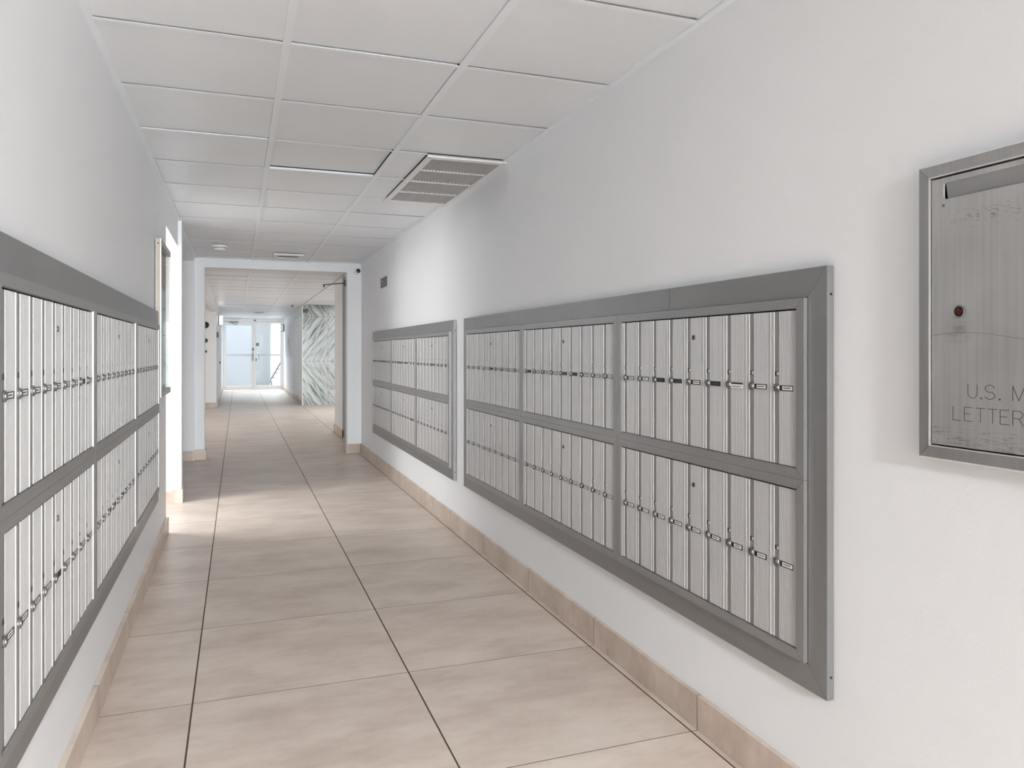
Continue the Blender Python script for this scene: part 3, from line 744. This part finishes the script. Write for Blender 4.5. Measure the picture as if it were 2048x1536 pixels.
# far left: call plate, sconces, service door, picture
t = thing('fire_alarm_switch', 'grey call point on the corner just left of the far sconce', 'alarm', (-.46, 18.93, 1.61), RZ_L)
MB().box(-.07, .07, -.045, .0, 0, .13).build('housing', plain('alarm_grey', rgb(112), .5), t, bevel=.004)
MB().box(-.04, .04, -.052, -.045, .05, .075).build('handle', DARKGREY, t)
LAMP_ON = emit('lit_lamp_glass', (1, .98, .95, 1), 1.0); LAMP_OFF = plain('white_lamp_glass', rgb(238), .4)
def sconce(loc, rz, label, lit):
    t = thing('wall_sconce', label, 'wall lamp', loc, rz, 'box-shaped wall sconces')
    MB().box(-.065, .065, -.030, -.0005, 0, .24).build('back_plate', DARKGREY, t)
    MB().box(-.058, .058, -.108, -.030, .010, .230).build('shade', LAMP_ON if lit else LAMP_OFF, t)
    for z in (0, .230): MB().box(-.062, .062, -.110, -.030, z, z+.010).build('cap', DARKGREY, t)
    return t
sconce((-.46, 20.25, 1.942), RZ_L, 'lit box wall sconce on the left of the far corridor', True)
sconce((1.46, 26.30, 1.955), RZ_R, 'box wall sconce beside the right glazed door panel', False)
t = struct(bpy.data.objects.new('door_3', None), 'closed white side door on the far left wall', 'door'); COL.objects.link(t); t.location = (-.46, 21.35, 0); t.rotation_euler = (0, 0, RZ_L)
MB().box(-.42, .42, .02, .06, .01, 2.07).build('leaf', TRIMW, t)
f = MB(); f.ring(-.449, .449, 0.0, 2.1, .03, .03, .0, .03, -.012, .09, .0004); f.build('frame', TRIMW, t)
q = MB(); q.disc((-.35, 0, 1.0), 'y', [(.025, .02), (.025, .012), (.010, .010), (.010, -.02), (.022, -.03), (.022, -.045), (0, -.05)], 16); q.build('knob', DARKGREY, t, smooth=True)
t = thing('canvas_picture', 'pale canvas with dark ink strokes hung on the far right wall', 'picture', (1.46, 24.05, 1.14), RZ_R)
MB().box(-1.15, 1.15, -.03, -.0005, 0, .95).build('canvas', PAPER, t)
st = MB(); rr = random.Random(3)
for k in range(34):
    x = rr.uniform(-.5, 1.0); z = rr.gauss(.38, .14); l = rr.uniform(.05, .4); w = rr.uniform(.006, .022)
    a = rr.uniform(.9, 1.9); dx_, dz_ = math.cos(a)*l/2, math.sin(a)*l/2
    z = min(max(z, abs(dz_)+.03), .92-abs(dz_))
    st.add([(x-dx_-w, -.0306, z-dz_), (x-dx_+w, -.0306, z-dz_), (x+dx_+w*.4, -.0306, z+dz_), (x+dx_-w*.4, -.0306, z+dz_)], [(0,1,2,3)])
st.build('ink_strokes', plain('ink_dark', rgb(70), .6), t)

# ------------------------------------------------------------------ glazed end doors
YE = 26.62
fr = MB()
for x0, x1 in ((-.465, -.432), (.510, .566), (1.380, 1.471)): fr.box(x0, x1, YE, YE+.10, 0, 2.345)
fr.box(-.432, 1.380, YE, YE+.10, 2.30, 2.345)
struct(fr.build('trim_5', DOORALU, bevel=.002), 'aluminium frame and mullion around the glazed end doors', 'trim')
def glazed_door(name, x0, x1, zt, label, stile, top, bottom, pulls):
    t = struct(bpy.data.objects.new(name, None), label, 'door'); COL.objects.link(t); t.location = (x0, YE, 0)
    w = x1 - x0; lf = MB()
    lf.box(0, stile[0], .02, .065, .012, zt); lf.box(w-stile[1], w, .02, .065, .012, zt)
    lf.box(stile[0], w-stile[1], .02, .065, .012, bottom); lf.box(stile[0], w-stile[1], .02, .065, zt-top, zt)
    lf.build('leaf_frame', DOORALU, t, bevel=.002)
    MB().box(stile[0]-.005, w-stile[1]+.005, .040, .046, bottom-.005, zt-top+.005).build('glass', FROST if pulls else GLASS, t)
    MB().box(stile[0], w-stile[1], .012, .038, 1.155, 1.188).build('push_bar', plain('bar_grey', rgb(165), .35, .6), t)
    if pulls:
        MB().box(w-.062, w-.008, -.004, .02, .97, 1.25).build('pull_plate', plain('plate_grey', rgb(176, 170, 168), .4, .4), t)
        MB().tube([(w-.035, -.004, 1.01), (w-.035, -.05, 1.01), (w-.035, -.05, 1.21), (w-.035, -.004, 1.21)], .009).build('pull_handle', CHROME, t)
        MB().box(w-.05, w-.005, -.012, .02, 1.32, 1.40).build('lock', DARKGREY, t)
        cl = MB(); cl.box(.16, .46, -.05, .02, 2.235, 2.275); cl.build('closer_body', MIDGREY, t, bevel=.008)
        MB().tube([(.25, -.05, 2.235), (.30, -.10, 2.20), (.42, -.03, 2.17)], .008).build('closer_arm', DARKGREY, t)
        MB().tube([(.02, -.01, 2.262), (.17, -.025, 2.262)], .006).build('closer_rod', DARKGREY, t)
    else:
        MB().box(.0, .105, .030, .038, 1.47, 1.575).build('sticker', plain('sticker_grey', rgb(140, 146, 146), .6), t)
        h = MB(); h.tube([(.02, .018, 1.01), (.02, -.04, 1.01), (.10, -.04, 1.03), (.10, -.04, 1.22), (.02, .018, 1.24)], .009); h.build('pull_handle', CHROME, t)
        MB().box(.0, .022, .0, .02, .96, 1.07).build('lock', DARKGREY, t)
    return t
glazed_door('door_1', -.430, .507, 2.298, 'glazed aluminium door leaf with a closer, left of the end mullion', (.073, .064), .134, .136, True)
glazed_door('door_2', .569, 1.377, 2.298, 'glazed panel right of the end mullion showing an outdoor handrail', (.006, .016), .066, .15, False)

# ------------------------------------------------------------------ outside the end doors
CONC = plaster('pale_outside_concrete', rgb(216, 218, 218), .8, .2)
struct(MB().box(-6, 8, 26.76, 36, -.2, -.02).build('floor_outside', CONC), 'pale paving outside the glazed doors', 'floor')
wall('wall_outside', [(-6, 8, 33.0, 33.3, -.1, 5.0)], 'pale wall across the yard outside the glazed doors', plaster('outside_white_paint', rgb(226, 229, 232), .8, .2))
c = MB(); c.disc((1.66, 29.6, -.02), 'z', [(0, 0), (.52, 0), (.52, 4.5), (0, 4.5)], 48)
tag(c.build('round_column', plain('column_white', rgb(206, 210, 210), .6), smooth=True), 'round white column outside the right glazed panel', 'column')
t = thing('handrail', 'dark sloping handrail with brackets outside the right glazed panel', 'handrail', (1.12, 28.3, -.02))
MB().tube([(.02, 0, .20), (-.02, 0, .24), (0, 0, .32), (.17, .0, .62), (.34, 0, .93), (.45, 0, 1.12)], .022).build('rail', plain('rail_dark', rgb(96, 102, 104), .4, .6), t, smooth=True)
for k in range(4):
    x = .05 + .085*k; z = .32 + .30*x/.17
    MB().tube([(x, 0, z), (x+.035, .02, z-.035), (x+.085, .05, z-.03)], .010).build('bracket', DARKGREY, t)
MB().tube([(.02, 0, .20), (.02, 0, 0.0)], .018).build('post', MIDGREY, t)

# ------------------------------------------------------------------ side entrance, added back window and lights
def window(name, loc, rz, w, h, label):
    t = struct(bpy.data.objects.new(name, None), label, 'window'); COL.objects.link(t); t.location = loc; t.rotation_euler = (0, 0, rz)
    f = MB(); f.ring(-w/2, w/2, 0, h, .05, .05, .05, .05, -.03, .05, .0004); f.box(-.02, .02, -.02, .04, .05, h-.05); f.build('window_frame', DOORALU, t)
    return t
window('added_window', (.5, -9.02, .12), PI, 1.8, 2.18, 'unseen window added for light at the corridor end behind the viewer')  # invented window frame for the light added behind the viewer
window('window_2', (-2.56, 6.43, .03), RZ_L, 1.12, 2.2, 'glazed side entrance that floods the left opening with daylight')
def area(name, loc, rot, sx, sy, power, col=(1,1,1), spread=180):
    l = bpy.data.lights.new(name, 'AREA'); l.shape = 'RECTANGLE'; l.size = sx; l.size_y = sy; l.energy = power; l.color = col; l.spread = math.radians(spread)
    o = bpy.data.objects.new(name, l); COL.objects.link(o); o.location = loc; o.rotation_euler = rot
    return o
POW = {'back': 930, 'side': 4, 'sideT': 112, 'lobL': 40, 'lobR': 60, 'end': 640, 'rear_fill': 1480, 'rec': 0, 'world': 1.0, 'sconce': 7}
DAY = (.955, .985, 1.008)
LIGHTS = {
 'back': ('added_back_light', (.5, -9.2, 1.22), (PI/2, 0, 0), 1.75, 2.18, DAY),  # light added behind the viewer to brighten the near corridor
 'side': ('daylight_side_entrance', (-2.7, 6.43, 1.2), (PI/2, 0, -PI/2), 1.1, 2.1, DAY),
 'sideT': ('side_entrance_fill', (-1.75, 6.40, 2.25), (math.radians(-22), math.radians(-38), 0), 1.0, .9, (1, .985, .965)),  # no lamp hangs here; added light tilted down onto the entrance floor
 'lobL': ('lobby_lamp_left', (-1.9, 13.6, 2.34), (0, 0, 0), .6, 2.4, (1, .99, .97)),
 'lobR': ('lobby_fill_right', (2.6, 16.2, 2.37), (0, 0, 0), .6, 2.4, DAY),  # unseen fill added to brighten the right lobby bay
 'end': ('daylight_end_doors', (.5, 28.6, 3.6), (math.radians(55), 0, PI), 2.6, 1.6, DAY),
 'rear_fill': ('rear_fill_light', (.5, -4.2, 2.37), (0, 0, 0), .6, .6, DAY),  # no fixture; fill added behind the viewer to brighten the near corridor
 'rec': ('recess_lamp', (-1.15, 8.4, 2.33), (0, 0, 0), .5, .5, DAY)}
for k, (n, l, r, a, b, c) in LIGHTS.items():
    if POW[k] > 0: area(n, l, r, a, b, POW[k], c)
W = bpy.data.worlds.new('sky'); S.world = W; W.use_nodes = True
W.node_tree.nodes['Background'].inputs[0].default_value = (.93, .965, 1.0, 1); W.node_tree.nodes['Background'].inputs[1].default_value = POW['world']

LAMP_ON.node_tree.nodes['Principled BSDF'].inputs['Emission Strength'].default_value = POW['sconce']
# ------------------------------------------------------------------ camera
cam = bpy.data.cameras.new('camera'); co = bpy.data.objects.new('camera', cam); COL.objects.link(co)
cam.sensor_width = 36; cam.lens = 36*1514.65/2048; cam.clip_start = .05; cam.clip_end = 200
cam.shift_y = -(768 - 703.47)/2048
co.location = (0, 0, 1.28); co.rotation_euler = (PI/2, 0, -.347658)
S.camera = co
S.view_settings.view_transform = 'Standard'; S.view_settings.look = 'None'; S.view_settings.exposure = 0.0; S.view_settings.gamma = 1.0
S.view_settings.use_curve_mapping = False
S.cycles.use_denoising = True
S.cycles.max_bounces = 20; S.cycles.diffuse_bounces = 16; S.cycles.glossy_bounces = 4; S.cycles.transparent_max_bounces = 8
S.cycles.caustics_reflective = False; S.cycles.caustics_refractive = False
S.cycles.sample_clamp_indirect = 6
